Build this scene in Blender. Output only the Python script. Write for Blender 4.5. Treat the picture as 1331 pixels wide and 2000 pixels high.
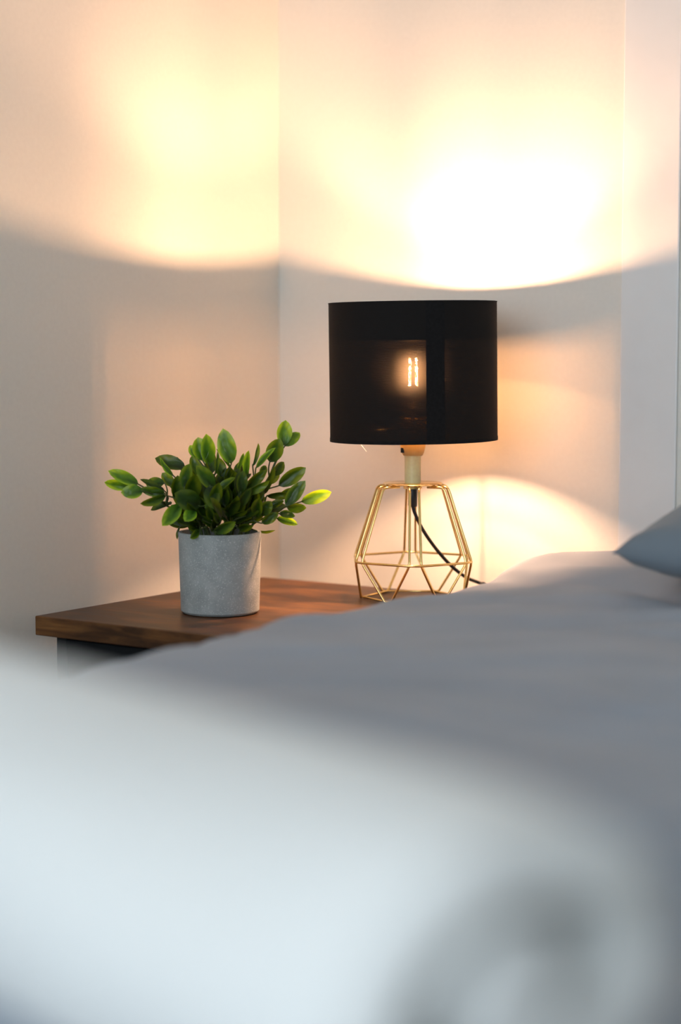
import bpy, bmesh, math, random
from mathutils import Vector, Matrix, Quaternion, noise
random.seed(11)
R = math.radians
scene = bpy.context.scene
for o in list(bpy.data.objects):
    bpy.data.objects.remove(o, do_unlink=True)
C = scene.collection

# ------------------------------------------------------------------ camera
# room frame: corner of the two walls at the origin, headboard wall y = 0,
# left wall x = 0, floor z = 0, metres.
FPX = 3700.0
CAM = Vector((1.638, -2.228, 0.8794))
PITCH = math.atan((1000 - 665) / FPX)
HF = Vector((-0.566, 0.824, 0)).normalized()
RT = Vector((0.824, 0.566, 0)).normalized()
FW = (HF * math.cos(PITCH) + Vector((0, 0, -1)) * math.sin(PITCH)).normalized()
UP = RT.cross(FW).normalized()
cam_d = bpy.data.cameras.new('camera')
cam = bpy.data.objects.new('camera', cam_d); C.objects.link(cam)
cam.matrix_world = Matrix(((RT.x, UP.x, -FW.x, CAM.x), (RT.y, UP.y, -FW.y, CAM.y), (RT.z, UP.z, -FW.z, CAM.z), (0, 0, 0, 1)))
cam_d.sensor_fit = 'VERTICAL'; cam_d.sensor_height = 36.0; cam_d.sensor_width = 24.0
cam_d.lens = FPX / 2000 * 36.0
cam_d.clip_start = 0.02; cam_d.clip_end = 50
cam_d.dof.use_dof = True; cam_d.dof.focus_distance = 2.33; cam_d.dof.aperture_fstop = 2.0
scene.camera = cam

def px(u, v, z):
    """world point seen at photo pixel (u, v) at level depth z"""
    d = FW * FPX + RT * (u - 665.5) - UP * (v - 1000)
    return CAM + d * (z / d.dot(HF))

# ------------------------------------------------------------------ light
world = bpy.data.worlds.new('sky'); scene.world = world; world.use_nodes = True
bg = world.node_tree.nodes['Background']
bg.inputs[0].default_value = (0.77, 0.885, 1.0, 1); bg.inputs[1].default_value = 6.0
ROOM_X, ROOM_Y, ROOM_Z = 3.6, -3.7, 2.5
WIN = (0.45, 2.65, 0.75, 2.25)          # window opening x0, x1, z0, z1 in the wall behind the camera
pl = bpy.data.lights.new('window_portal', 'AREA'); pl.shape = 'RECTANGLE'
pl.size = WIN[1] - WIN[0]; pl.size_y = WIN[3] - WIN[2]; pl.cycles.is_portal = True
po = bpy.data.objects.new('window_portal', pl); C.objects.link(po)
po.location = ((WIN[0] + WIN[1]) / 2, ROOM_Y + 0.0, (WIN[2] + WIN[3]) / 2); po.rotation_euler = (R(90), 0, 0)
FILAMENT_STRENGTH = 4000.0

scene.view_settings.view_transform = 'Standard'
scene.view_settings.look = 'None'
scene.view_settings.gamma = 1.0
scene.view_settings.use_curve_mapping = False
scene.view_settings.exposure = 0.18
cy = scene.cycles
cy.use_denoising = True
cy.max_bounces = 7; cy.diffuse_bounces = 4; cy.glossy_bounces = 4; cy.transmission_bounces = 6; cy.transparent_max_bounces = 16
cy.sample_clamp_indirect = 6.0; cy.caustics_reflective = False; cy.caustics_refractive = False

# ------------------------------------------------------------------ helpers
def tag(o, label=None, cat=None, group=None, kind=None):
    if label: o['label'] = label
    if cat: o['category'] = cat
    if group: o['group'] = group
    if kind: o['kind'] = kind
    return o
def empty(name, loc, label, cat, rz=0.0):
    o = bpy.data.objects.new(name, None); C.objects.link(o)
    o.location = loc; o.rotation_euler = (0, 0, rz); o.empty_display_size = 0.05
    return tag(o, label, cat)
def obj(name, bm, mat, parent=None, smooth=True, recalc=True, auto=None):
    if recalc: bmesh.ops.recalc_face_normals(bm, faces=bm.faces[:])
    me = bpy.data.meshes.new(name); bm.to_mesh(me); bm.free()
    if smooth:
        for p in me.polygons: p.use_smooth = True
        if auto is not None: me.set_sharp_from_angle(angle=R(auto))
    me.materials.append(mat)
    o = bpy.data.objects.new(name, me); C.objects.link(o)
    if parent is not None:                 # world-space vertices: undo the parent's place
        o.parent = parent
        o.matrix_parent_inverse = Matrix.LocRotScale(parent.location, parent.rotation_euler, None).inverted() if parent.type == 'EMPTY' else Matrix.Identity(4)
    return o
def box(x0, x1, y0, y1, z0, z1, bevel=0.0, seg=2):
    bm = bmesh.new(); bmesh.ops.create_cube(bm, size=1.0)
    for v in bm.verts:
        v.co = Vector(((x0 + x1) / 2 + v.co.x * (x1 - x0), (y0 + y1) / 2 + v.co.y * (y1 - y0), (z0 + z1) / 2 + v.co.z * (z1 - z0)))
    if bevel > 0: bmesh.ops.bevel(bm, geom=bm.edges[:], offset=bevel, segments=seg, affect='EDGES', profile=0.5)
    return bm
def add_tube(bm, pts, r, n=8, closed=False, r1=None):
    pts = [Vector(p) for p in pts]; m = len(pts); rings = []
    prev = None
    for i, p in enumerate(pts):
        if closed: t = (pts[(i + 1) % m] - pts[i - 1]).normalized()
        else: t = (pts[min(i + 1, m - 1)] - pts[max(i - 1, 0)]).normalized()
        if prev is None:
            ref = Vector((0, 0, 1)) if abs(t.z) < 0.9 else Vector((1, 0, 0))
            s = t.cross(ref).normalized()
        else:
            s = (prev - t * prev.dot(t)).normalized()
        prev = s; q = t.cross(s)
        rr = r if r1 is None else r + (r1 - r) * i / max(1, m - 1)
        rings.append([bm.verts.new(p + (s * math.cos(2 * math.pi * k / n) + q * math.sin(2 * math.pi * k / n)) * rr) for k in range(n)])
    last = m if closed else m - 1
    for i in range(last):
        a, b = rings[i], rings[(i + 1) % m]
        for k in range(n): bm.faces.new((a[k], a[(k + 1) % n], b[(k + 1) % n], b[k]))
    if not closed:
        bm.faces.new(rings[0][::-1]); bm.faces.new(rings[-1])
def lathe(cx, cy_, prof, n=48, uv=False, a0=0.0, a1=2 * math.pi):
    """revolve (radius, z) points; with uv: u = arc length, v = height"""
    bm = bmesh.new(); full = abs(a1 - a0 - 2 * math.pi) < 1e-6
    cols = n if full else n + 1
    rings = [[bm.verts.new((cx + r * math.cos(a0 + (a1 - a0) * k / n), cy_ + r * math.sin(a0 + (a1 - a0) * k / n), z)) for k in range(cols)] if r > 1e-6 else [bm.verts.new((cx, cy_, z))] for r, z in prof]
    lay = bm.loops.layers.uv.new('UVMap') if uv else None
    for i in range(len(prof) - 1):
        a, b = rings[i], rings[i + 1]
        for k in range(n):
            k2 = (k + 1) % cols
            if len(a) == 1 and len(b) == 1: continue
            if len(a) == 1: f = bm.faces.new((a[0], b[k2], b[k]))
            elif len(b) == 1: f = bm.faces.new((a[k], a[k2], b[0]))
            else: f = bm.faces.new((a[k], a[k2], b[k2], b[k]))
            if lay and len(f.loops) == 4:
                rr = max(prof[i][0], prof[i + 1][0])
                us = (k, k + 1, k + 1, k); vs = (prof[i][1], prof[i][1], prof[i + 1][1], prof[i + 1][1])
                for lp, uu, vv in zip(f.loops, us, vs): lp[lay].uv = (rr * (a0 + (a1 - a0) * uu / n), vv)
    return bm
def catmull(pts, sub=6):
    pts = [Vector(p) for p in pts]; out = []
    for i in range(len(pts) - 1):
        p0 = pts[max(i - 1, 0)]; p1 = pts[i]; p2 = pts[i + 1]; p3 = pts[min(i + 2, len(pts) - 1)]
        for k in range(sub):
            t = k / sub
            out.append(0.5 * ((2 * p1) + (p2 - p0) * t + (2 * p0 - 5 * p1 + 4 * p2 - p3) * t * t + (3 * p1 - p0 - 3 * p2 + p3) * t ** 3))
    out.append(pts[-1]); return out
def rounded(pts, rad, seg=4):
    """polyline with its inner corners rounded"""
    pts = [Vector(p) for p in pts]; out = [pts[0]]
    for i in range(1, len(pts) - 1):
        a = (pts[i - 1] - pts[i]); b = (pts[i + 1] - pts[i])
        r = min(rad, a.length * 0.45, b.length * 0.45)
        pa = pts[i] + a.normalized() * r; pb = pts[i] + b.normalized() * r
        for k in range(seg + 1):
            t = k / seg
            out.append(pa * (1 - t) ** 2 + pts[i] * 2 * t * (1 - t) + pb * t * t)
    out.append(pts[-1]); return out

# ------------------------------------------------------------------ materials
def mat_new(name):
    m = bpy.data.materials.new(name); m.use_nodes = True
    nt = m.node_tree; p = nt.nodes['Principled BSDF']; return m, nt, p
def N(nt, t, **kw):
    n = nt.nodes.new(t)
    for k, v in kw.items():
        if k.startswith('i_'):
            key = k[2:]; key = int(key) if key.isdigit() else key.replace('_', ' ')
            n.inputs[key].default_value = v
        else: setattr(n, k, v)
    return n
def mapped(nt, coord='Object', scale=(1, 1, 1)):
    tc = N(nt, 'ShaderNodeTexCoord'); mp = N(nt, 'ShaderNodeMapping'); mp.inputs['Scale'].default_value = scale
    nt.links.new(tc.outputs[coord], mp.inputs[0]); return mp.outputs[0]
def ramp(nt, fac, stops, interp='LINEAR'):
    r = N(nt, 'ShaderNodeValToRGB'); r.color_ramp.interpolation = interp
    while len(r.color_ramp.elements) < len(stops): r.color_ramp.elements.new(0.5)
    for e, (pos, col) in zip(r.color_ramp.elements, stops): e.position = pos; e.color = (*col, 1)
    nt.links.new(fac, r.inputs[0]); return r.outputs[0]
def bump(nt, p, height, strength, dist):
    b = N(nt, 'ShaderNodeBump'); b.inputs['Strength'].default_value = strength; b.inputs['Distance'].default_value = dist
    nt.links.new(height, b.inputs['Height']); nt.links.new(b.outputs[0], p.inputs['Normal'])
def noise_tex(nt, vec, scale, detail=3, rough=0.5, dist=0.0):
    n = N(nt, 'ShaderNodeTexNoise'); n.inputs['Scale'].default_value = scale; n.inputs['Detail'].default_value = detail
    n.inputs['Roughness'].default_value = rough; n.inputs['Distortion'].default_value = dist
    nt.links.new(vec, n.inputs['Vector']); return n.outputs['Fac']
def plain(name, col, rough=0.5, metal=0.0, var=0.06, scale=30, bstr=0.0, bd=0.001, spec=None):
    m, nt, p = mat_new(name)
    v = mapped(nt); f = noise_tex(nt, v, scale, 4)
    lo = tuple(max(0, c * (1 - var)) for c in col); hi = tuple(min(1, c * (1 + var)) for c in col)
    nt.links.new(ramp(nt, f, [(0.3, lo), (0.7, hi)]), p.inputs['Base Color'])
    p.inputs['Roughness'].default_value = rough; p.inputs['Metallic'].default_value = metal
    if spec is not None: p.inputs['Specular IOR Level'].default_value = spec
    if bstr: bump(nt, p, f, bstr, bd)
    return m
M = {}
M['wall'] = plain('white_wall_paint', (0.80, 0.77, 0.70), 0.75, var=0.015, scale=160, bstr=0.25, bd=0.0008)
M['ceiling'] = plain('ceiling_paint', (0.85, 0.85, 0.83), 0.9, var=0.01)
M['trim'] = plain('white_gloss_trim', (0.84, 0.835, 0.82), 0.4, var=0.01)
M['floor'] = plain('oak_floor', (0.30, 0.20, 0.12), 0.5, var=0.25, scale=9)
M['black'] = plain('black_furniture_lacquer', (0.006, 0.007, 0.009), 0.6, var=0.2, spec=0.15)
M['plastic'] = plain('black_plastic', (0.010, 0.011, 0.013), 0.35, var=0.1)
M['soil'] = plain('dark_potting_soil', (0.010, 0.008, 0.006), 0.95, var=0.6, scale=180, bstr=0.8, bd=0.003)
M['mattress'] = plain('mattress_ticking', (0.72, 0.71, 0.68), 0.9)
M['bedframe'] = plain('dark_bed_frame', (0.06, 0.05, 0.045), 0.6)
M['gold'] = plain('brushed_gold_metal', (0.96, 0.71, 0.29), 0.22, metal=1.0, var=0.05, scale=220)
M['gold_shiny'] = plain('polished_gold_metal', (1.0, 0.80, 0.42), 0.16, metal=1.0, var=0.04, scale=260)
M['stem_metal'] = plain('pale_gold_metal', (1.0, 0.80, 0.40), 0.3, metal=0.0, var=0.05, scale=300)
def socket_mat():
    m, nt, p = mat_new('translucent_cream_lamp_holder')
    f = noise_tex(nt, mapped(nt), 90, 3); c = ramp(nt, f, [(0.3, (0.88, 0.66, 0.28)), (0.7, (0.95, 0.76, 0.38))])
    nt.links.new(c, p.inputs['Base Color']); p.inputs['Roughness'].default_value = 0.35
    tr = N(nt, 'ShaderNodeBsdfTranslucent'); nt.links.new(c, tr.inputs[0])
    ms = N(nt, 'ShaderNodeMixShader'); ms.inputs[0].default_value = 0.55; nt.links.new(p.outputs[0], ms.inputs[1]); nt.links.new(tr.outputs[0], ms.inputs[2])
    nt.links.new(ms.outputs[0], nt.nodes['Material Output'].inputs[0]); return m
M['socket'] = socket_mat()
M['stem'] = plain('plant_stem_green', (0.055, 0.085, 0.018), 0.5, var=0.3, scale=60)

def fabric(name, col, var=0.06, weave=900, rough=0.9):
    m, nt, p = mat_new(name)
    v = mapped(nt); f = noise_tex(nt, v, 7, 4)
    nt.links.new(ramp(nt, f, [(0.3, tuple(c * (1 - var) for c in col)), (0.7, tuple(c * (1 + var) for c in col))]), p.inputs['Base Color'])
    p.inputs['Roughness'].default_value = rough; p.inputs['Specular IOR Level'].default_value = 0.2
    p.inputs['Sheen Weight'].default_value = 0.15
    bump(nt, p, noise_tex(nt, v, weave, 2), 0.15, 0.0005)
    return m
M['duvet'] = fabric('grey_cotton_bedding', (0.325, 0.365, 0.42))
M['pillow'] = fabric('slate_grey_pillowcase', (0.20, 0.24, 0.275))
M['white'] = fabric('white_fleece_throw', (0.80, 0.805, 0.77), var=0.02, weave=400)

def wood_mat():
    m, nt, p = mat_new('rustic_brown_wood')
    v = mapped(nt, 'Object', (1.0, 9.0, 9.0))        # grain runs along the tabletop's width
    g = noise_tex(nt, v, 14, 8, 0.62, 0.6)
    v2 = mapped(nt, 'Object', (1.0, 2.2, 2.2)); cl = noise_tex(nt, v2, 6.5, 3, 0.5, 0.8)
    base = ramp(nt, g, [(0.25, (0.050, 0.0185, 0.005)), (0.5, (0.130, 0.051, 0.014)), (0.75, (0.24, 0.104, 0.028))])
    dark = ramp(nt, cl, [(0.42, (0.36, 0.35, 0.36)), (0.58, (1, 1, 1))])
    mx = N(nt, 'ShaderNodeMix', data_type='RGBA', blend_type='MULTIPLY'); mx.inputs['Factor'].default_value = 0.85
    nt.links.new(base, mx.inputs[6]); nt.links.new(dark, mx.inputs[7]); nt.links.new(mx.outputs[2], p.inputs['Base Color'])
    rr = N(nt, 'ShaderNodeMapRange'); rr.inputs['To Min'].default_value = 0.34; rr.inputs['To Max'].default_value = 0.50
    nt.links.new(g, rr.inputs[0]); nt.links.new(rr.outputs[0], p.inputs['Roughness'])
    p.inputs['Specular IOR Level'].default_value = 0.3
    bump(nt, p, g, 0.25, 0.0008); return m
M['wood'] = wood_mat()

def pot_mat():
    m, nt, p = mat_new('speckled_grey_concrete')
    v = mapped(nt); f = noise_tex(nt, v, 55, 5, 0.6)
    base = ramp(nt, f, [(0.3, (0.29, 0.315, 0.31)), (0.7, (0.39, 0.415, 0.41))])
    vo = N(nt, 'ShaderNodeTexVoronoi'); vo.inputs['Scale'].default_value = 620; nt.links.new(v, vo.inputs['Vector'])
    sp = ramp(nt, vo.outputs['Distance'], [(0.18, (1, 1, 1)), (0.36, (0, 0, 0))])
    pick = ramp(nt, noise_tex(nt, v, 330, 1), [(0.42, (0, 0, 0)), (0.55, (1, 1, 1))])
    mm = N(nt, 'ShaderNodeMath', operation='MULTIPLY'); nt.links.new(sp, mm.inputs[0]); nt.links.new(pick, mm.inputs[1])
    mx = N(nt, 'ShaderNodeMix', data_type='RGBA'); nt.links.new(mm.outputs[0], mx.inputs[0]); nt.links.new(base, mx.inputs[6])
    mx.inputs[7].default_value = (0.66, 0.67, 0.66, 1); nt.links.new(mx.outputs[2], p.inputs['Base Color'])
    p.inputs['Roughness'].default_value = 0.8; bump(nt, p, f, 0.2, 0.0006); return m
M['pot'] = pot_mat()

def leaf_mat():
    m, nt, p = mat_new('glossy_green_leaf')
    tc = N(nt, 'ShaderNodeTexCoord'); sx = N(nt, 'ShaderNodeSeparateXYZ'); nt.links.new(tc.outputs['UV'], sx.inputs[0])
    oi = N(nt, 'ShaderNodeObjectInfo')
    v = mapped(nt, 'Object', (1, 1, 1)); f = noise_tex(nt, v, 1.7, 1.5, 0.5)
    # u = across -1..1 as 0..1 ; lighter towards the margin and tip
    ab = N(nt, 'ShaderNodeMath', operation='SUBTRACT'); nt.links.new(sx.outputs[0], ab.inputs[0]); ab.inputs[1].default_value = 0.5
    a2 = N(nt, 'ShaderNodeMath', operation='ABSOLUTE'); nt.links.new(ab.outputs[0], a2.inputs[0])
    s1 = N(nt, 'ShaderNodeMath', operation='MULTIPLY_ADD'); nt.links.new(a2.outputs[0], s1.inputs[0]); s1.inputs[1].default_value = 0.42; nt.links.new(f, s1.inputs[2])
    s2 = N(nt, 'ShaderNodeMath', operation='MULTIPLY_ADD'); nt.links.new(sx.outputs[1], s2.inputs[0]); s2.inputs[1].default_value = 0.22; nt.links.new(s1.outputs[0], s2.inputs[2])
    col = ramp(nt, s2.outputs[0], [(0.42, (0.014, 0.046, 0.006)), (0.68, (0.052, 0.150, 0.010)), (0.92, (0.22, 0.38, 0.020))])
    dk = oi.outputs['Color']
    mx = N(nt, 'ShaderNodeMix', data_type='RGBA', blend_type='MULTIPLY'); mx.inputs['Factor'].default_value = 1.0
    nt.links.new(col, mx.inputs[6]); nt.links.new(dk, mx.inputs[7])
    nt.links.new(mx.outputs[2], p.inputs['Base Color']); p.inputs['Roughness'].default_value = 0.38
    bump(nt, p, f, 0.3, 0.02)
    tr = N(nt, 'ShaderNodeBsdfTranslucent'); sc = N(nt, 'ShaderNodeMix', data_type='RGBA', blend_type='MULTIPLY'); sc.inputs['Factor'].default_value = 1.0
    nt.links.new(mx.outputs[2], sc.inputs[6]); sc.inputs[7].default_value = (2.6, 2.2, 0.8, 1); nt.links.new(sc.outputs[2], tr.inputs[0])
    ms = N(nt, 'ShaderNodeMixShader'); ms.inputs[0].default_value = 0.35
    nt.links.new(p.outputs[0], ms.inputs[1]); nt.links.new(tr.outputs[0], ms.inputs[2])
    nt.links.new(ms.outputs[0], nt.nodes['Material Output'].inputs[0]); return m
M['leaf'] = leaf_mat()

def shade_mat(name, GAP, SPREAD, fine=1.0):
    """woven black cloth: fine gaps between the threads let a trace of light straight through, the threads spread a little more"""
    m, nt, p = mat_new(name)
    p.inputs['Base Color'].default_value = (0.012, 0.0105, 0.010, 1); p.inputs['Roughness'].default_value = 0.85; p.inputs['Specular IOR Level'].default_value = 0.15
    tc = N(nt, 'ShaderNodeTexCoord'); m1 = N(nt, 'ShaderNodeMapping'); m1.inputs['Scale'].default_value = (120 * fine, 700 * fine, 1)
    nt.links.new(tc.outputs['UV'], m1.inputs[0]); n1 = noise_tex(nt, m1.outputs[0], 1.0, 2, 0.6)
    m2 = N(nt, 'ShaderNodeMapping'); m2.inputs['Scale'].default_value = (800 * fine, 170 * fine, 1)
    nt.links.new(tc.outputs['UV'], m2.inputs[0]); n2 = noise_tex(nt, m2.outputs[0], 1.0, 2, 0.6)
    ad = N(nt, 'ShaderNodeMath', operation='MULTIPLY'); nt.links.new(n1, ad.inputs[0]); nt.links.new(n2, ad.inputs[1])
    def rng(lo, hi, f0, f1):
        mr = N(nt, 'ShaderNodeMapRange'); mr.inputs['From Min'].default_value = f0; mr.inputs['From Max'].default_value = f1
        mr.inputs['To Min'].default_value = lo; mr.inputs['To Max'].default_value = hi
        nt.links.new(ad.outputs[0], mr.inputs[0]); return mr.outputs[0]
    rf = N(nt, 'ShaderNodeBsdfRefraction'); rf.inputs['IOR'].default_value = 1.30; rf.inputs['Roughness'].default_value = 0.65; rf.inputs[0].default_value = (1.0, 0.78, 0.50, 1)
    m0 = N(nt, 'ShaderNodeMixShader'); nt.links.new(rng(0.001, SPREAD, 0.20, 0.36), m0.inputs[0]); nt.links.new(p.outputs[0], m0.inputs[1]); nt.links.new(rf.outputs[0], m0.inputs[2])
    t = N(nt, 'ShaderNodeBsdfTransparent'); t.inputs[0].default_value = (1.0, 0.80, 0.52, 1)
    ms = N(nt, 'ShaderNodeMixShader'); nt.links.new(rng(0.0, GAP, 0.24, 0.40), ms.inputs[0])
    nt.links.new(m0.outputs[0], ms.inputs[1]); nt.links.new(t.outputs[0], ms.inputs[2])
    nt.links.new(ms.outputs[0], nt.nodes['Material Output'].inputs[0])
    bump(nt, p, n1, 0.4, 0.0005)
    return m
M['shade'] = shade_mat('black_woven_shade_cloth', 0.016, 0.0012)
M['shade_rear'] = shade_mat('rear_light_shade_cloth', 0.60, 0.004, 6.0)  # far more open cloth, shaped for the warm light on the walls
M['seam'] = plain('black_seam_cloth', (0.010, 0.0095, 0.010), 0.85, var=0.2, scale=300, spec=0.15)

def glass_thin():
    m, nt, p = mat_new('clear_thin_glass')
    nt.nodes.remove(p)
    t = N(nt, 'ShaderNodeBsdfTransparent'); t.inputs[0].default_value = (0.98, 0.98, 0.98, 1)
    g = N(nt, 'ShaderNodeBsdfGlossy'); g.inputs['Roughness'].default_value = 0.03
    fr = N(nt, 'ShaderNodeFresnel'); fr.inputs[0].default_value = 1.3
    ms = N(nt, 'ShaderNodeMixShader'); nt.links.new(fr.outputs[0], ms.inputs[0]); nt.links.new(t.outputs[0], ms.inputs[1]); nt.links.new(g.outputs[0], ms.inputs[2])
    nt.links.new(ms.outputs[0], nt.nodes['Material Output'].inputs[0]); return m
M['glass'] = glass_thin()
def emit(name, col, s):
    m, nt, p = mat_new(name); nt.nodes.remove(p)
    e = N(nt, 'ShaderNodeEmission'); e.inputs[0].default_value = (*col, 1); e.inputs[1].default_value = s
    nt.links.new(e.outputs[0], nt.nodes['Material Output'].inputs[0]); return m
M['tip'] = emit('added_upper_emitter', (1.0, 0.555, 0.30), FILAMENT_STRENGTH * 1.9)  # added source for the wide band of light on the walls
M['filament'] = emit('glowing_filament', (1.0, 0.56, 0.32), FILAMENT_STRENGTH)

# ------------------------------------------------------------------ the room
T = 0.12
def struct(name, bm, mat, label, parent=None, smooth=False):
    o = obj(name, bm, mat, parent, smooth=smooth)
    if parent is None: tag(o, label, None, None, 'structure')
    return o
o = struct('floor', box(-T, ROOM_X + T, ROOM_Y - T, T, -T, 0), M['floor'], 'brown wooden floor hidden below the bed'); o['category'] = 'floor'
o = struct('ceiling', box(-T, ROOM_X + T, ROOM_Y - T, T, ROOM_Z, ROOM_Z + T), M['ceiling'], 'plain white ceiling above the frame'); o['category'] = 'ceiling'
o = struct('wall_left', box(-T, 0, ROOM_Y, 0, 0, ROOM_Z), M['wall'], 'white plaster wall left of the corner behind the plant'); o['category'] = 'wall'
o = struct('wall_back', box(-T, ROOM_X + T, 0, T, 0, ROOM_Z), M['wall'], 'white plaster wall right of the corner behind the lamp'); o['category'] = 'wall'
o = struct('wall_right', box(ROOM_X, ROOM_X + T, ROOM_Y, 0, 0, ROOM_Z), M['wall'], 'white wall beyond the far side of the bed'); o['category'] = 'wall'
def front_wall():
    bm = bmesh.new()
    for b in ((-T, WIN[0], 0, ROOM_Z), (WIN[1], ROOM_X + T, 0, ROOM_Z), (WIN[0], WIN[1], 0, WIN[2]), (WIN[0], WIN[1], WIN[3], ROOM_Z)):
        t = box(b[0], b[1], ROOM_Y - T, ROOM_Y, b[2], b[3]); me = bpy.data.meshes.new('t'); t.to_mesh(me); t.free(); bm.from_mesh(me); bpy.data.meshes.remove(me)
    return bm
o = struct('wall_front', front_wall(), M['wall'], 'white wall with the window behind the camera'); o['category'] = 'wall'
def window():
    bm = bmesh.new()
    def add(*b):
        t = box(*b); me = bpy.data.meshes.new('t'); t.to_mesh(me); t.free(); bm.from_mesh(me); bpy.data.meshes.remove(me)
    x0, x1, z0, z1 = WIN; y0, y1 = ROOM_Y - 0.09, ROOM_Y - 0.03; w = 0.05
    add(x0, x1, y0, y1, z0, z0 + w); add(x0, x1, y0, y1, z1 - w, z1); add(x0, x0 + w, y0, y1, z0 + w, z1 - w); add(x1 - w, x1, y0, y1, z0 + w, z1 - w)
    xm = (x0 + x1) / 2; add(xm - 0.035, xm + 0.035, y0, y1, z0 + w, z1 - w)
    o = struct('window_1', bm, M['trim'], 'white framed window behind the camera'); o['category'] = 'window'
    for a, b in ((x0 + w, xm - 0.035), (xm + 0.035, x1 - w)):
        obj('pane', box(a, b, ROOM_Y - 0.062, ROOM_Y - 0.058, z0 + w, z1 - w), M['glass'], o, smooth=False)
window()
o = struct('baseboard_left', box(0, 0.014, ROOM_Y, 0, 0, 0.09), M['trim'], 'white baseboard along the left wall'); o['category'] = 'baseboard'
o = struct('baseboard_back', box(0.014, ROOM_X, -0.014, 0, 0, 0.09), M['trim'], 'white baseboard along the wall behind the bed'); o['category'] = 'baseboard'
o = struct('trim_1', box(0.548, 0.628, -0.005, 0, 0.09, ROOM_Z, 0.002), M['trim'], 'flat white vertical trim strip on the wall behind the pillow'); o['category'] = 'trim'

# ------------------------------------------------------------------ bed, duvet, pillow, throw
BX0, BX1, BY0, BY1 = 0.515, 2.115, -0.06, -2.06
BED_TOP = 0.606
def build_bed():
    t = empty('bed', ((BX0 + BX1) / 2, (BY0 + BY1) / 2, 0), 'double bed with a dark low frame under the grey duvet', 'bed')
    obj('mattress', box(BX0 + 0.05, BX1 - 0.05, BY1 + 0.05, BY0 - 0.03, 0.33, BED_TOP - 0.075, 0.03, 3), M['mattress'], t)
    obj('frame', box(BX0 + 0.045, BX1 - 0.045, BY1 + 0.045, BY0, 0.16, 0.33, 0.006), M['bedframe'], t, smooth=False)
    for x in (BX0 + 0.06, BX1 - 0.12):
        for y in (BY1 + 0.06, BY0 - 0.12):
            obj('leg', box(x, x + 0.06, y, y + 0.06, 0, 0.16, 0.004), M['bedframe'], t, smooth=False)
build_bed()

def bed_h(x, y):
    """height of the duvet's upper face"""
    s = x - BX0; b = -y
    h = BED_TOP
    h += 0.015 * (1 - max(0.0, min(1.0, (b - 0.245) / 0.085)) ** 1.5)   # ridge over the tucked end by the wall
    h += 0.009 * noise.noise(Vector((x * 2.2 + 3.1, y * 2.6, 0.3)))
    # long soft folds running diagonally from the side towards the pillow
    w = (x * 0.90 + y * 0.44); l = (-x * 0.44 + y * 0.90)
    q = 0.25 * noise.noise(Vector((x * 3.0, y * 3.0, 4.4)))
    ff = 0.45 + 0.55 * max(0.0, min(1.0, (s - 0.04) / 0.22))
    h += 0.019 * ff * noise.noise(Vector(((l + q) * 10, (w + q) * 3.4, 1.7)))
    h += 0.0085 * ff * min(1.0, max(0.15, (b - 0.2) / 0.25)) * noise.noise(Vector(((l + q * 0.6) * 27 + 4, w * 6.0, 8.2)))
    k = max(0.0, min(1.0, (b - 0.75) / 0.5)); h -= 0.012 * k * k * (3 - 2 * k) * max(0.0, 1 - s / 0.5)   # sags towards the open side
    return h
def build_duvet():
    bm = bmesh.new(); nb = 190
    prof = []                                                  # (s, drop) across the bed
    rad = 0.05
    for k in range(10): prof.append((-0.004, 0.30 - 0.25 * k / 9.0))
    for k in range(1, 9):
        a = math.pi / 2 * k / 8; prof.append((rad - (rad + 0.004) * math.cos(a), rad - rad * math.sin(a)))
    ns = 130
    for k in range(1, ns + 1): prof.append((rad + (BX1 - BX0 - 2 * rad) * k / ns, 0.0))
    for k in range(1, 9):
        a = math.pi / 2 * k / 8; prof.append((BX1 - BX0 - rad + rad * math.sin(a), rad - rad * math.cos(a)))
    for k in range(1, 6): prof.append((BX1 - BX0 + 0.004, 0.05 + 0.25 * k / 5))
    rows = []
    ys = []
    for j in range(nb + 1):
        ys.append(BY0 - 0.02 + (BY1 + 0.02 - BY0) * j / nb)
    for j, y in enumerate(ys):
        row = []
        e0 = min(1.0, (j) / 3.0); d0 = 0.02 * (1 - e0) ** 2
        for s, d in prof:
            x = BX0 + s; k = max(0.0, 1 - d / 0.30)
            wob = 0.010 * noise.noise(Vector((y * 3.1, 5.0, d * 2))) * (1 if s < 0.3 else 0)
            row.append(bm.verts.new((x + wob, y, bed_h(x, y) - d - d0)))
        rows.append(row)
    for pts_j in range(1, 7):                                   # hanging over the foot end
        d = 0.04 * pts_j; row = []
        for s, dd in prof:
            row.append(bm.verts.new((BX0 + s, ys[-1] - 0.012 * min(1, pts_j), bed_h(BX0 + s, ys[-1]) - max(dd, d))))
        rows.append(row)
    for a, b in zip(rows[:-1], rows[1:]):
        for k in range(len(a) - 1): bm.faces.new((a[k], a[k + 1], b[k + 1], b[k]))
    o = obj('duvet', bm, M['duvet'])
    if sum(p.normal.z * p.area for p in o.data.polygons) < 0: o.data.flip_normals()
    sm = o.modifiers.new('thick', 'SOLIDIFY'); sm.thickness = 0.026; sm.offset = -1
    tag(o, 'smooth slate grey duvet covering the whole bed', 'duvet')
build_duvet()

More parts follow.
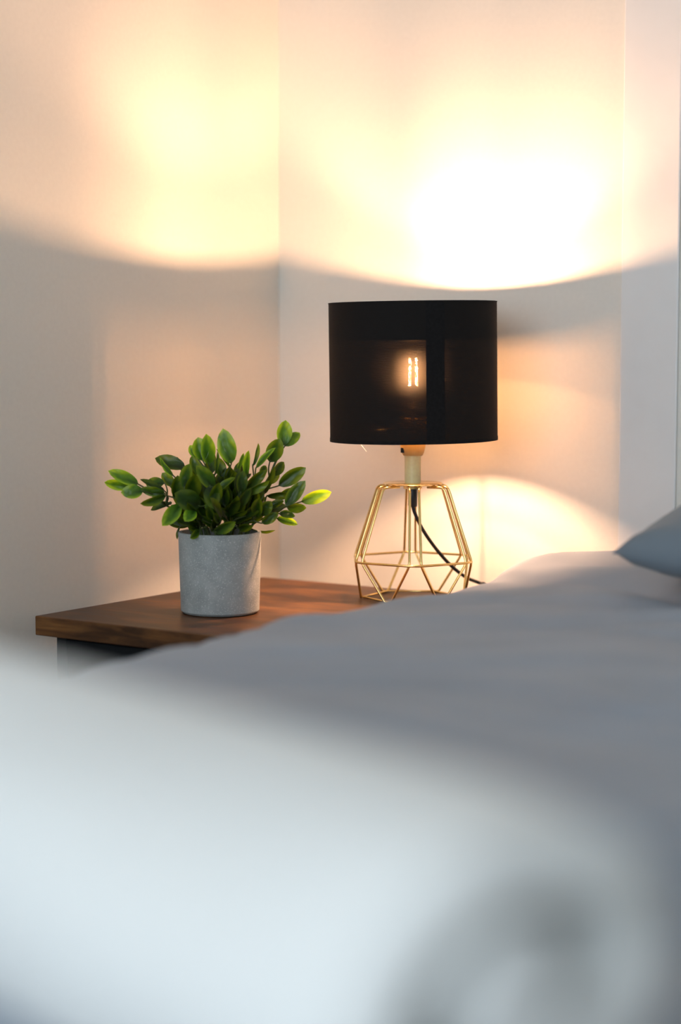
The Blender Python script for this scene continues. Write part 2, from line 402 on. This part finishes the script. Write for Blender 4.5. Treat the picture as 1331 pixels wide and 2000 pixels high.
def build_pillow():
    L, W = 0.60, 0.40
    c = Vector((1.045, -0.235, 0.0))
    bm = bmesh.new(); n = 40; grid = {}
    rot = Matrix.Rotation(R(6), 3, 'Z')
    for side in (1, -1):
        for i in range(n + 1):
            for j in range(n + 1):
                u = -1 + 2 * i / n; v = -1 + 2 * j / n
                edge = i in (0, n) or j in (0, n)
                if side == -1 and edge: grid[(side, i, j)] = grid[(1, i, j)]; continue
                pin = 1 - 0.055 * (1 - v * v) * abs(u) ** 6 - 0.0
                pin2 = 1 - 0.055 * (1 - u * u) * abs(v) ** 6
                t = (max(0, 1 - abs(u) ** 7) * max(0, 1 - abs(v) ** 6)) ** 0.24 * (0.50 + 0.50 * min(1, 1.15 * (1 - abs(u))) ** 0.8) * (0.55 + 0.45 * min(1, 1.6 * (1 - abs(v))))
                z = side * (0.105 if side == 1 else 0.050) * t
                z += 0.006 * noise.noise(Vector((u * 3, v * 3, side))) * t + (0.006 * noise.noise(Vector((u * 7 + 9, v * 7, side))) * (1 - t) * (0 if edge else 1))
                x = u * L / 2 * pin; y = v * W / 2 * pin2
                lift = 0.006 + 0.010 * (u * u) * (v * v)
                p = rot @ Vector((x, y, z + lift))
                p.z += 0.09 * max(0.0, (p.y + 0.05)) * 1.2      # leans up towards the wall
                p = c + p + Vector((0, 0, BED_TOP + 0.038)); p.z = max(p.z, bed_h(p.x, p.y) + 0.006)
                grid[(side, i, j)] = bm.verts.new(p)
    for side in (1, -1):
        for i in range(n):
            for j in range(n):
                f = [grid[(side, i, j)], grid[(side, i + 1, j)], grid[(side, i + 1, j + 1)], grid[(side, i, j + 1)]]
                bm.faces.new(f if side == 1 else f[::-1])
    o = obj('pillow', bm, M['pillow'])
    tag(o, 'slate blue-grey pillow at the head of the bed by the wall', 'pillow')
build_pillow()

def build_throw():
    """thick white throw loosely rolled up and lying across the foot of the bed"""
    e = px(1095, 2110, 0.55); e.z = BED_TOP
    d = (HF * 0.76 - RT * 0.65).normalized(); side = Vector((0, 0, 1)).cross(d).normalized()
    bm = bmesh.new()
    turns = 1.45; n = 110; th = 0.024; rows = []
    ls = [0, 0.006] + [0.02 * k for k in range(1, 34)]
    prof = []
    for k in range(n + 1):
        t = k / n; a = -math.pi * 0.5 + 2 * math.pi * turns * t
        r = 0.006 + 0.0555 * (1 - t)
        prof.append((a, r, 1))
    path = [(math.cos(a) * r * 1.50, math.sin(a) * r) for a, r, _ in prof]
    # offset both sides to give the cloth its thickness
    outer, inner = [], []
    for k, (x, y) in enumerate(path):
        x0, y0 = path[max(k - 1, 0)]; x1, y1 = path[min(k + 1, n)]
        tx, ty = x1 - x0, y1 - y0; l = math.hypot(tx, ty); nx, ny = ty / l, -tx / l
        if nx * x + ny * y < 0: nx, ny = -nx, -ny
        w = th / 2
        outer.append((x + nx * w, y + ny * w)); inner.append((x - nx * w, y - ny * w))
    loop = outer + inner[::-1]
    inner_flag = [0] * len(outer) + [1] * len(inner)
    zc = max(-min(p[1] for p in loop), 0.0)
    for li, l in enumerate(ls):
        shrink = 1 - 0.10 * (1 - min(1, l / 0.06)) ** 2 
        grow = 1.0 + 0.10 * l
        row = []
        for i, (x, y) in enumerate(loop):
            wob = 0.006 * noise.noise(Vector((x * 14, y * 14, l * 9)))
            # the cloth's cut ends round over: outer layers end a little further in than inner ones
            rr = math.hypot(x, y); ll = l + 0.012 * (rr / 0.09) ** 2 * (1 if l < 0.06 else 0)
            p = e + d * ll + side * (x * grow * shrink + wob) + Vector((0, 0, 1)) * (zc * grow + y * grow * shrink + wob * 0.4 + 0.008)
            p.z = max(p.z, bed_h(p.x, p.y) + 0.006 + 0.2 * max(0, inner_flag[i]) * 0.01)
            row.append(bm.verts.new(p))
        rows.append(row)
    m = len(loop)
    for a, b in zip(rows[:-1], rows[1:]):
        for k in range(m): bm.faces.new((a[k], a[(k + 1) % m], b[(k + 1) % m], b[k]))
    for row, flip in ((rows[0], True), (rows[-1], False)):
        for k in range(n):
            f = (row[k], row[k + 1], row[m - 2 - k], row[m - 1 - k]); bm.faces.new(f[::-1] if flip else f)
    o = obj('rolled_throw', bm, M['white'], auto=70)
    tag(o, 'thick white rolled-up throw on the bed across the grey duvet in the foreground', 'throw')
build_throw()

# ------------------------------------------------------------------ nightstand
TOP = 0.55
NX0, NX1, NY0, NY1 = 0.058, 0.478, -0.577, -0.121
def build_nightstand():
    t = empty('nightstand', ((NX0 + NX1) / 2, (NY0 + NY1) / 2, 0), 'bedside table with rustic brown wood top and black body in the corner', 'nightstand')
    obj('tabletop', box(NX0, NX1, NY0, NY1, TOP - 0.0235, TOP, 0.0015, 2), M['wood'], t, smooth=False)
    bx0, bx1, by0, by1 = NX0 + 0.020, NX1 - 0.020, NY0 + 0.016, NY1 - 0.010
    zt = TOP - 0.0235
    obj('side_panel', box(bx0, bx0 + 0.016, by0, by1, 0.10, zt, 0.001), M['black'], t, smooth=False)
    obj('side_panel', box(bx1 - 0.016, bx1, by0, by1, 0.10, zt, 0.001), M['black'], t, smooth=False)
    obj('back_panel', box(bx0 + 0.016, bx1 - 0.016, by1 - 0.010, by1, 0.10, zt, 0.0), M['black'], t, smooth=False)
    obj('bottom_panel', box(bx0 + 0.016, bx1 - 0.016, by0 + 0.018, by1 - 0.010, 0.10, 0.116, 0.0), M['black'], t, smooth=False)
    for z0, z1 in ((0.12, 0.318), (0.322, zt - 0.004)):
        dr = obj('drawer', box(bx0 + 0.0175, bx1 - 0.0175, by0, by0 + 0.018, z0, z1, 0.001), M['black'], t, smooth=False)
        bm = bmesh.new(); xm = (bx0 + bx1) / 2; zz = (z0 + z1) / 2
        add_tube(bm, rounded([(xm - 0.05, by0, zz), (xm - 0.05, by0 - 0.022, zz), (xm + 0.05, by0 - 0.022, zz), (xm + 0.05, by0, zz)], 0.008), 0.004)
        obj('handle', bm, M['plastic'], dr)
    for x in (bx0, bx1 - 0.03):
        for y in (by0 + 0.004, by1 - 0.03):
            obj('leg', box(x, x + 0.03, y, y + 0.026, 0.0, 0.10, 0.001), M['black'], t, smooth=False)
build_nightstand()

# ------------------------------------------------------------------ table lamp
def build_lamp():
    LX, LY = 0.350, -0.190
    t = empty('table_lamp', (LX, LY, TOP), 'lit table lamp with black drum shade and gold wire cage base', 'lamp')
    ax = Vector((LX, LY, 0))
    tocam = Vector((CAM.x - LX, CAM.y - LY, 0)).normalized(); rgt = Vector((-tocam.y, tocam.x, 0))
    def pol(r, deg, z):           # angle measured from the direction to the viewer, positive to the right
        a = R(deg); return ax + tocam * (r * math.cos(a)) + rgt * (r * math.sin(a)) + Vector((0, 0, z))
    wr = 0.00165
    zD, zB, z0 = 0.6945, 0.601, TOP + wr
    rT, rB, rG = 0.0505, 0.0845, 0.066
    ins = 0.0085
    PH = 2.5
    belt = []
    for k in range(6):
        a0, a1 = PH + 60 * k, PH + 60 * (k + 1); am = (a0 + a1) / 2
        def corner(r, z, first):
            p, q = pol(r, a0, z), pol(r, a1, z); u = (q - p).normalized()
            return p + u * ins * (r / rB) ** 0.5 if first else q - u * ins * (r / rB) ** 0.5
        tan = (pol(1, a1, 0) - pol(1, a0, 0)).normalized()
        bm = bmesh.new()
        T0, T1, B0, B1 = corner(rT, zD, True), corner(rT, zD, False), corner(rB, zB, True), corner(rB, zB, False)
        G0, G1 = pol(rG, am, z0) - tan * 0.004, pol(rG, am, z0) + tan * 0.004
        D0 = pol(0.026, am, zD) - tan * 0.005; D1 = pol(0.026, am, zD) + tan * 0.005
        add_tube(bm, rounded([D0, T0, B0, G0, G1, B1, T1, D1], 0.006), wr)
        belt += [B0, B1]
        obj('wire_panel', bm, M['gold'], t)
    bm = bmesh.new()
    add_tube(bm, [pol(rG - 0.003, PH + 30 + 60 * k, z0 + 0.0005) for k in range(6)], wr * 0.9, closed=True)
    obj('base_ring', bm, M['gold'], t)
    bm = bmesh.new(); add_tube(bm, belt, wr * 0.95, closed=True); obj('belt_ring', bm, M['gold'], t)
    obj('top_plate', lathe(LX, LY, [(0, 0.6965), (0.0365, 0.6965), (0.0385, 0.6978), (0.0365, 0.6992), (0, 0.6992)], 48), M['gold_shiny'], t, auto=40)
    obj('stem', lathe(LX, LY, [(0.0105, 0.699), (0.0105, 0.7335), (0.0, 0.7335)], 32), M['stem_metal'], t, auto=40)
    prof = [(0.0, 0.7335), (0.0122, 0.7335), (0.0140, 0.737), (0.0160, 0.745), (0.0172, 0.756), (0.0178, 0.782), (0.0166, 0.782), (0.0158, 0.756), (0.0146, 0.746), (0.0115, 0.736), (0.0, 0.736)]
    sk = obj('socket', lathe(LX, LY, prof, 40), M['socket'], t, auto=50)
    p = pol(0.0140, -62, 0.7405); bm = box(-0.0025, 0.0025, -0.0025, 0.0025, -0.003, 0.003, 0.0006); bmesh.ops.translate(bm, verts=bm.verts[:], vec=p)
    obj('switch_nib', bm, M['plastic'], sk, smooth=False)
    obj('collar', lathe(LX, LY, [(0, 0.6965), (0.012, 0.6965), (0.012, 0.6915), (0.0, 0.6915)], 32), M['gold'], t, auto=40)
    obj('cable_grip', lathe(LX, LY, [(0, 0.692), (0.0056, 0.692), (0.0060, 0.690), (0.0060, 0.670), (0.0052, 0.668), (0, 0.668)], 28), M['plastic'], t, auto=40)
    bm = bmesh.new()
    cz = 2.41
    pts = [Vector((LX, LY, 0.669)), px(812, 1005, cz), px(826, 1034, cz + 0.005), px(850, 1069, cz + 0.015), px(880, 1103, cz + 0.03), px(910, 1127, cz + 0.045), px(938, 1139, cz + 0.06)]
    q = pts[-1]
    pts += [Vector((q.x + 0.022, -0.108, 0.559)), Vector((q.x + 0.03, -0.08, 0.50)), Vector((q.x + 0.03, -0.05, 0.30)), Vector((q.x + 0.03, -0.05, 0.12))]
    add_tube(bm, catmull(pts, 6), 0.0023, 10)
    obj('cable', bm, M['plastic'], t)
    # bulb: clear glass, brass cap, upright filaments, plus an added emitter above them
    bp = [(0.0085, 0.787), (0.0088, 0.793), (0.012, 0.799), (0.020, 0.812), (0.0265, 0.828), (0.0285, 0.842), (0.0270, 0.862), (0.0215, 0.885), (0.0145, 0.902), (0.007, 0.9105), (0.0, 0.912)]
    bulb = obj('bulb', lathe(LX, LY, bp, 40), M['glass'], t)
    obj('bulb_cap', lathe(LX, LY, [(0.0, 0.7365), (0.0070, 0.7365), (0.0075, 0.760), (0.0088, 0.780), (0.0088, 0.793), (0.004, 0.800), (0.0025, 0.806), (0.0, 0.806)], 24), M['gold_shiny'], bulb, auto=40)
    for ang in (-40, 50, 140, 230):
        bm = bmesh.new(); add_tube(bm, [pol(0.0065, ang, 0.822), pol(0.0055, ang, 0.857)], 0.0011, 8)
        obj('filament', bm, M['filament'], bulb)
        bm = bmesh.new(); add_tube(bm, [pol(0.0055, ang, 0.857), pol(0.0035, ang, 0.8935)], 0.0004, 5); obj('support_wire', bm, M['gold'], bulb)
        bm = bmesh.new(); add_tube(bm, [pol(0.0036, ang, 0.8935), pol(0.0030, ang, 0.9065)], 0.0011, 8); obj('upper_emitter', bm, M['tip'], bulb)  # added emitter above the filaments, sets the lower edge of the uplight
    # drum shade
    Rs, zb, zt = 0.1065, 0.7535, 0.9270
    rotm = Matrix.Translation((LX, LY, 0.84)) @ Matrix.Rotation(R(0.75), 4, tocam) @ Matrix.Translation((-LX, -LY, -0.84))
    def rs(bm): bmesh.ops.transform(bm, matrix=rotm, verts=bm.verts[:]); return bm
    A0, A1 = R(44), R(210)                # unseen wall side below the hem, made thinner to throw warm light out
    bm = lathe(LX, LY, [(Rs, zb), (Rs, zb + 0.06), (Rs, 0.858)], 72, uv=True, a0=A1, a1=A0 + 2 * math.pi)
    bt = lathe(LX, LY, [(Rs, 0.858), (Rs, zt)], 96, uv=True); me = bpy.data.meshes.new('t'); bt.to_mesh(me); bt.free(); bm.from_mesh(me); bpy.data.meshes.remove(me)
    shade = obj('shade', rs(bm), M['shade'], t)
    obj('rear_light_cloth', rs(lathe(LX, LY, [(Rs, zb), (Rs, 0.858)], 48, uv=True, a0=A0, a1=A1)), M['shade_rear'], shade)
    a_c = math.atan2(tocam.y, tocam.x)
    obj('emitter_mask', rs(lathe(LX, LY, [(Rs - 0.0012, 0.880), (Rs - 0.0012, zt - 0.001)], 96)), M['seam'], shade)  # added opaque band, keeps the upper emitter from showing through the cloth
    obj('seam', rs(lathe(LX, LY, [(Rs + 0.0007, zb - 0.0006), (Rs + 0.0007, zt + 0.0006)], 10, a0=a_c + R(8.5), a1=a_c + R(21))), M['seam'], shade)
    for z in (zb, zt):
        obj('rim', rs(lathe(LX, LY, [(Rs - 0.0022, z - 0.0006), (Rs + 0.0004, z - 0.0006), (Rs + 0.0004, z + (0.004 if z == zb else 0.0006)), (Rs - 0.0022, z + 0.0006), (Rs - 0.0022, z - 0.0006)], 96)), M['seam'], shade, auto=40)
    bm = bmesh.new()
    add_tube(bm, [pol(0.0182, 360 * k / 24, 0.768) for k in range(24)], 0.0013, 6, closed=True)
    for k in range(3):
        add_tube(bm, [pol(0.0182, 30 + 120 * k, 0.768), pol(Rs - 0.002, 30 + 120 * k, zb + 0.006)], 0.0012, 6)
    obj('shade_carrier', bm, M['gold'], shade)
    bm = bmesh.new(); add_tube(bm, catmull([px(703, 866, 2.40), px(709, 873, 2.40), px(716, 882, 2.40)], 3), 0.00022, 5)
    obj('loose_thread', bm, M['trim'], shade)
build_lamp()

# ------------------------------------------------------------------ potted plant
def leaf_mesh(kind):
    bm = bmesh.new(); lay = bm.loops.layers.uv.new('UVMap')
    L, W = 9, 6; grid = []
    for i in range(L + 1):
        t = i / L; row = []
        w = (math.sin(math.pi * t ** 0.98) ** 0.62) if 0 < t < 1 else 0.0
        for j in range(W + 1):
            s = -1 + 2 * j / W
            bend = [-0.10, 0.10, -0.22, 0.02][kind] * (t * t) * 1.2
            cup = [0.10, 0.16, 0.05, 0.22][kind]
            row.append(bm.verts.new((s * 0.5 * w, t, bend + cup * (abs(s) ** 1.5) * w * 0.5 + 0.012 * math.sin(9 * t + s * 2) * w)))
        grid.append(row)
    for i in range(L):
        for j in range(W):
            f = bm.faces.new((grid[i][j], grid[i][j + 1], grid[i + 1][j + 1], grid[i + 1][j]))
            for lp, (a, b) in zip(f.loops, ((i, j), (i, j + 1), (i + 1, j + 1), (i + 1, j))): lp[lay].uv = (b / W, a / L)
    bmesh.ops.remove_doubles(bm, verts=bm.verts[:], dist=1e-5)
    me = bpy.data.meshes.new('leaf'); bm.to_mesh(me); bm.free()
    for p in me.polygons: p.use_smooth = True
    me.materials.append(M['leaf']); return me

# base u,v  tip u,v  width(px)  forward offset (m) of base and of tip, roll(deg)
LEAVES = [
 (271,946,213,918,21,.02,.03,15), (255,951,205,940,19,.01,.01,-20), (280,959,239,960,24,.03,.04,10), (325,968,273,983,18,.035,.05,-35),
 (322,944,282,942,20,-.01,-.02,20), (323,960,272,941,15,.0,.0,50), (324,965,276,957,17,.02,.03,-10), (334,984,295,997,16,.01,.0,45),
 (353,985,319,1025,24,.05,.07,0), (363,914,304,899,27,-.01,-.02,30), (340,930,305,900,15,.0,-.005,-50), (397,901,387,854,27,.02,.015,0),
 (408,908,405,850,25,.015,.03,15), (385,894,372,871,15,.0,-.01,0), (350,908,347,892,6,-.02,-.02,20), (361,955,372,905,24,.03,.035,-30),
 (419,955,387,910,25,.045,.06,20), (410,948,419,997,26,.05,.065,0), (392,989,349,966,34,.05,.07,5), (343,973,347,928,23,.03,.03,25),
 (381,995,362,1016,21,.055,.07,10), (390,1036,368,1052,13,.04,.058,-20), (370,1024,342,1018,15,.0,-.01,0), (352,1029,347,1054,9,.0,.0,60),
 (370,953,368,919,25,.02,.03,-15), (372,980,381,922,27,.03,.045,10), (452,906,434,842,31,.02,.03,-10), (452,920,421,877,6,-.01,-.02,60),
 (419,930,430,881,10,.03,.03,55), (480,930,490,878,14,.01,.02,-30), (463,918,481,888,10,.0,.0,40), (494,911,504,865,9,-.02,-.03,40),
 (500,915,534,873,13,.01,.02,-40), (553,871,557,821,26,-.01,-.015,10), (556,872,586,840,20,-.01,-.02,-15), (527,903,548,856,28,.0,.005,0),
 (534,928,557,903,19,-.01,-.015,30), (515,967,531,907,15,.02,.03,45), (508,930,523,907,13,-.02,-.03,10), (544,949,598,913,24,.0,.0,5),
 (558,988,595,939,23,.02,.025,-10), (588,980,647,960,22,-.015,-.02,10), (560,990,598,997,19,.01,.01,30), (540,1012,582,1025,15,-.01,-.01,-20),
 (502,1037,539,1040,11,-.01,-.02,60), (521,969,566,961,15,.0,.0,40), (545,1003,577,1004,15,.0,.0,-30), (472,967,527,937,17,.03,.035,40),
 (470,965,476,920,19,.035,.04,15), (421,960,463,936,16,.045,.05,-45), (457,997,493,961,17,.04,.05,30), (419,1040,461,1018,19,.05,.065,20),
 (508,1007,530,980,21,.025,.03,10), (523,992,556,980,15,.0,.0,-30), (511,1022,543,1005,17,.02,.025,15), (440,990,438,945,22,.03,.03,-25),
 (448,1010,480,990,16,.03,.04,40), (395,1015,385,970,18,.02,.03,-30), (430,1005,405,985,18,.04,.05,30), (485,1000,505,960,18,.01,.02,20),
 (500,975,500,930,18,-.01,-.02,0), (435,935,425,895,20,-.01,-.02,15), (465,940,462,900,16,-.02,-.03,-20), (390,930,375,890,20,-.02,-.03,10),
 (415,925,412,880,18,-.02,-.025,-15), (340,950,318,925,18,-.03,-.04,0), (480,1020,515,1012,16,.0,.01,50), (400,1030,365,1005,16,-.01,-.02,20),
 (540,975,575,955,15,-.03,-.04,20), (520,945,545,925,16,-.03,-.04,0),
]
LIT_LEAVES = {0, 1, 2, 8, 10, 11, 12, 13, 20, 26, 29, 30, 32, 33, 34, 41, 43}        # leaves painted lighter, as where light falls on them
SHADED_LEAVES = {5, 7, 9, 17, 18, 19, 22, 23, 25, 36, 37, 44, 45, 48, 50, 53, 56, 57}    # leaves painted darker, as if in shadow
def build_plant():
    PZ = 2.285
    c = px(430.5, 1200, PZ); PX, PY = c.x, c.y
    t = empty('potted_plant', (PX, PY, TOP), 'bushy green leafy plant in a round speckled grey concrete pot', 'plant')
    k = PZ / FPX
    rt, rb = 81.5 * k, 78.0 * k
    zt = px(430, 1038, PZ).z
    prof = [(0, TOP + 0.001), (rb - 0.003, TOP + 0.001), (rb - 0.0005, TOP + 0.0035), (rt, zt - 0.001), (rt - 0.0006, zt), (rt - 0.0040, zt), (rt - 0.0046, zt - 0.001), (rt - 0.0052, zt - 0.022), (0, zt - 0.022)]
    obj('pot', lathe(PX, PY, prof, 72), M['pot'], t, auto=35)
    bm = lathe(PX, PY, [(0, zt - 0.006), (rt * 0.5, zt - 0.007), (rt - 0.0056, zt - 0.010), (rt - 0.0056, zt - 0.020), (0, zt - 0.020)], 36)
    obj('soil', bm, M['soil'], t)
    meshes = [leaf_mesh(i) for i in range(4)]
    rnd = random.Random(5)
    recs = []
    for (bu, bv, tu, tv, w, fb, ft, roll) in LEAVES:
        recs.append((px(bu, bv, PZ - fb), px(tu, tv, PZ - ft), w * k * 1.20, roll))
    # leaves seen only in the depth of the bush and on its far side
    for i in range(64):
        a = rnd.uniform(0, 2 * math.pi); el = rnd.uniform(0.25, 1.25); rr = rnd.uniform(0.03, 0.062)
        b = Vector((PX, PY, zt + 0.004)) + Vector((math.cos(a) * math.cos(el), math.sin(a) * math.cos(el), math.sin(el) * 0.95)) * rr
        dirv = (b - Vector((PX, PY, zt - 0.03))).normalized() + Vector((rnd.uniform(-.5, .5), rnd.uniform(-.5, .5), rnd.uniform(-.2, .4)))
        tip = b + dirv.normalized() * rnd.uniform(0.026, 0.038)
        recs.append((b, tip, rnd.uniform(0.012, 0.018), rnd.uniform(-60, 60)))
    for i in range(40):                       # low leaves around the rim
        a = rnd.uniform(0, 2 * math.pi); rr = rnd.uniform(0.018, 0.046)
        b = Vector((PX + math.cos(a) * rr, PY + math.sin(a) * rr, zt + rnd.uniform(0.004, 0.022)))
        dirv = Vector((math.cos(a + rnd.uniform(-.7, .7)), math.sin(a + rnd.uniform(-.7, .7)), rnd.uniform(0.15, 1.1))).normalized()
        recs.append((b, b + dirv * rnd.uniform(0.020, 0.032), rnd.uniform(0.010, 0.015), rnd.uniform(-70, 70)))
    # stems: group the leaves by where they grow
    K = 20; cents = [recs[int(i * len(recs) / K)][0].copy() for i in range(K)]
    for _ in range(8):
        groups = [[] for _ in range(K)]
        for i, r in enumerate(recs):
            j = min(range(K), key=lambda q: (cents[q] - r[0]).length); groups[j].append(i)
        for j in range(K):
            if groups[j]: cents[j] = sum((recs[i][0] for i in groups[j]), Vector()) / len(groups[j])
    for j in range(K):
        if not groups[j]: continue
        hub = cents[j].copy()
        dxy = Vector((hub.x - PX, hub.y - PY, 0)); 
        root = Vector((PX, PY, zt - 0.012)) + dxy * min(0.45, 0.030 / max(dxy.length, 1e-4))
        hub = root.lerp(hub, 0.72)
        hub.z = max(hub.z, zt + 0.004)
        mid = root.lerp(hub, 0.5) + Vector((0, 0, 0.006)) - dxy * 0.06
        bm = bmesh.new(); add_tube(bm, catmull([root, mid, hub], 4), 0.0017, 6, r1=0.0012)
        for i in groups[j]:
            b, tip = recs[i][0], recs[i][1]
            m2 = hub.lerp(b, 0.55) + Vector((0, 0, 0.002)) - (tip - b).normalized() * 0.003
            add_tube(bm, catmull([hub, m2, b, b + (tip - b) * 0.10], 3), 0.0011, 5, r1=0.0007)
        stem = obj('stem', bm, M['stem'], t)
        for i in groups[j]:
            b, tip, w, roll = recs[i]
            yv = (tip - b); L = yv.length; yv.normalize()
            vd = (CAM - b).normalized()
            zv = (vd - yv * vd.dot(yv)).normalized()
            zv = Quaternion(yv, R(roll)) @ zv
            xv = yv.cross(zv).normalized()
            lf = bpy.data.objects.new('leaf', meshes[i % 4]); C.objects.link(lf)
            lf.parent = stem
            g = rnd.uniform(0.9, 1.1) * (1.55 if i in LIT_LEAVES else 0.42 if i in SHADED_LEAVES else 0.75 if i < len(LEAVES) else rnd.choice((0.25, 0.35, 0.5)))  # tint puts light and shadow into the leaf colour
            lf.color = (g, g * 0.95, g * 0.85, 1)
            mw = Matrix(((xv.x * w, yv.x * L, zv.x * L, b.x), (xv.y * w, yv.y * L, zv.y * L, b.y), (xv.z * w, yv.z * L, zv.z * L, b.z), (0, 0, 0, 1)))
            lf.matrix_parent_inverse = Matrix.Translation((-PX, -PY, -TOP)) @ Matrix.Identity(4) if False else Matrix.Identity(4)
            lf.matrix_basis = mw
build_plant()
bpy.context.view_layer.update()
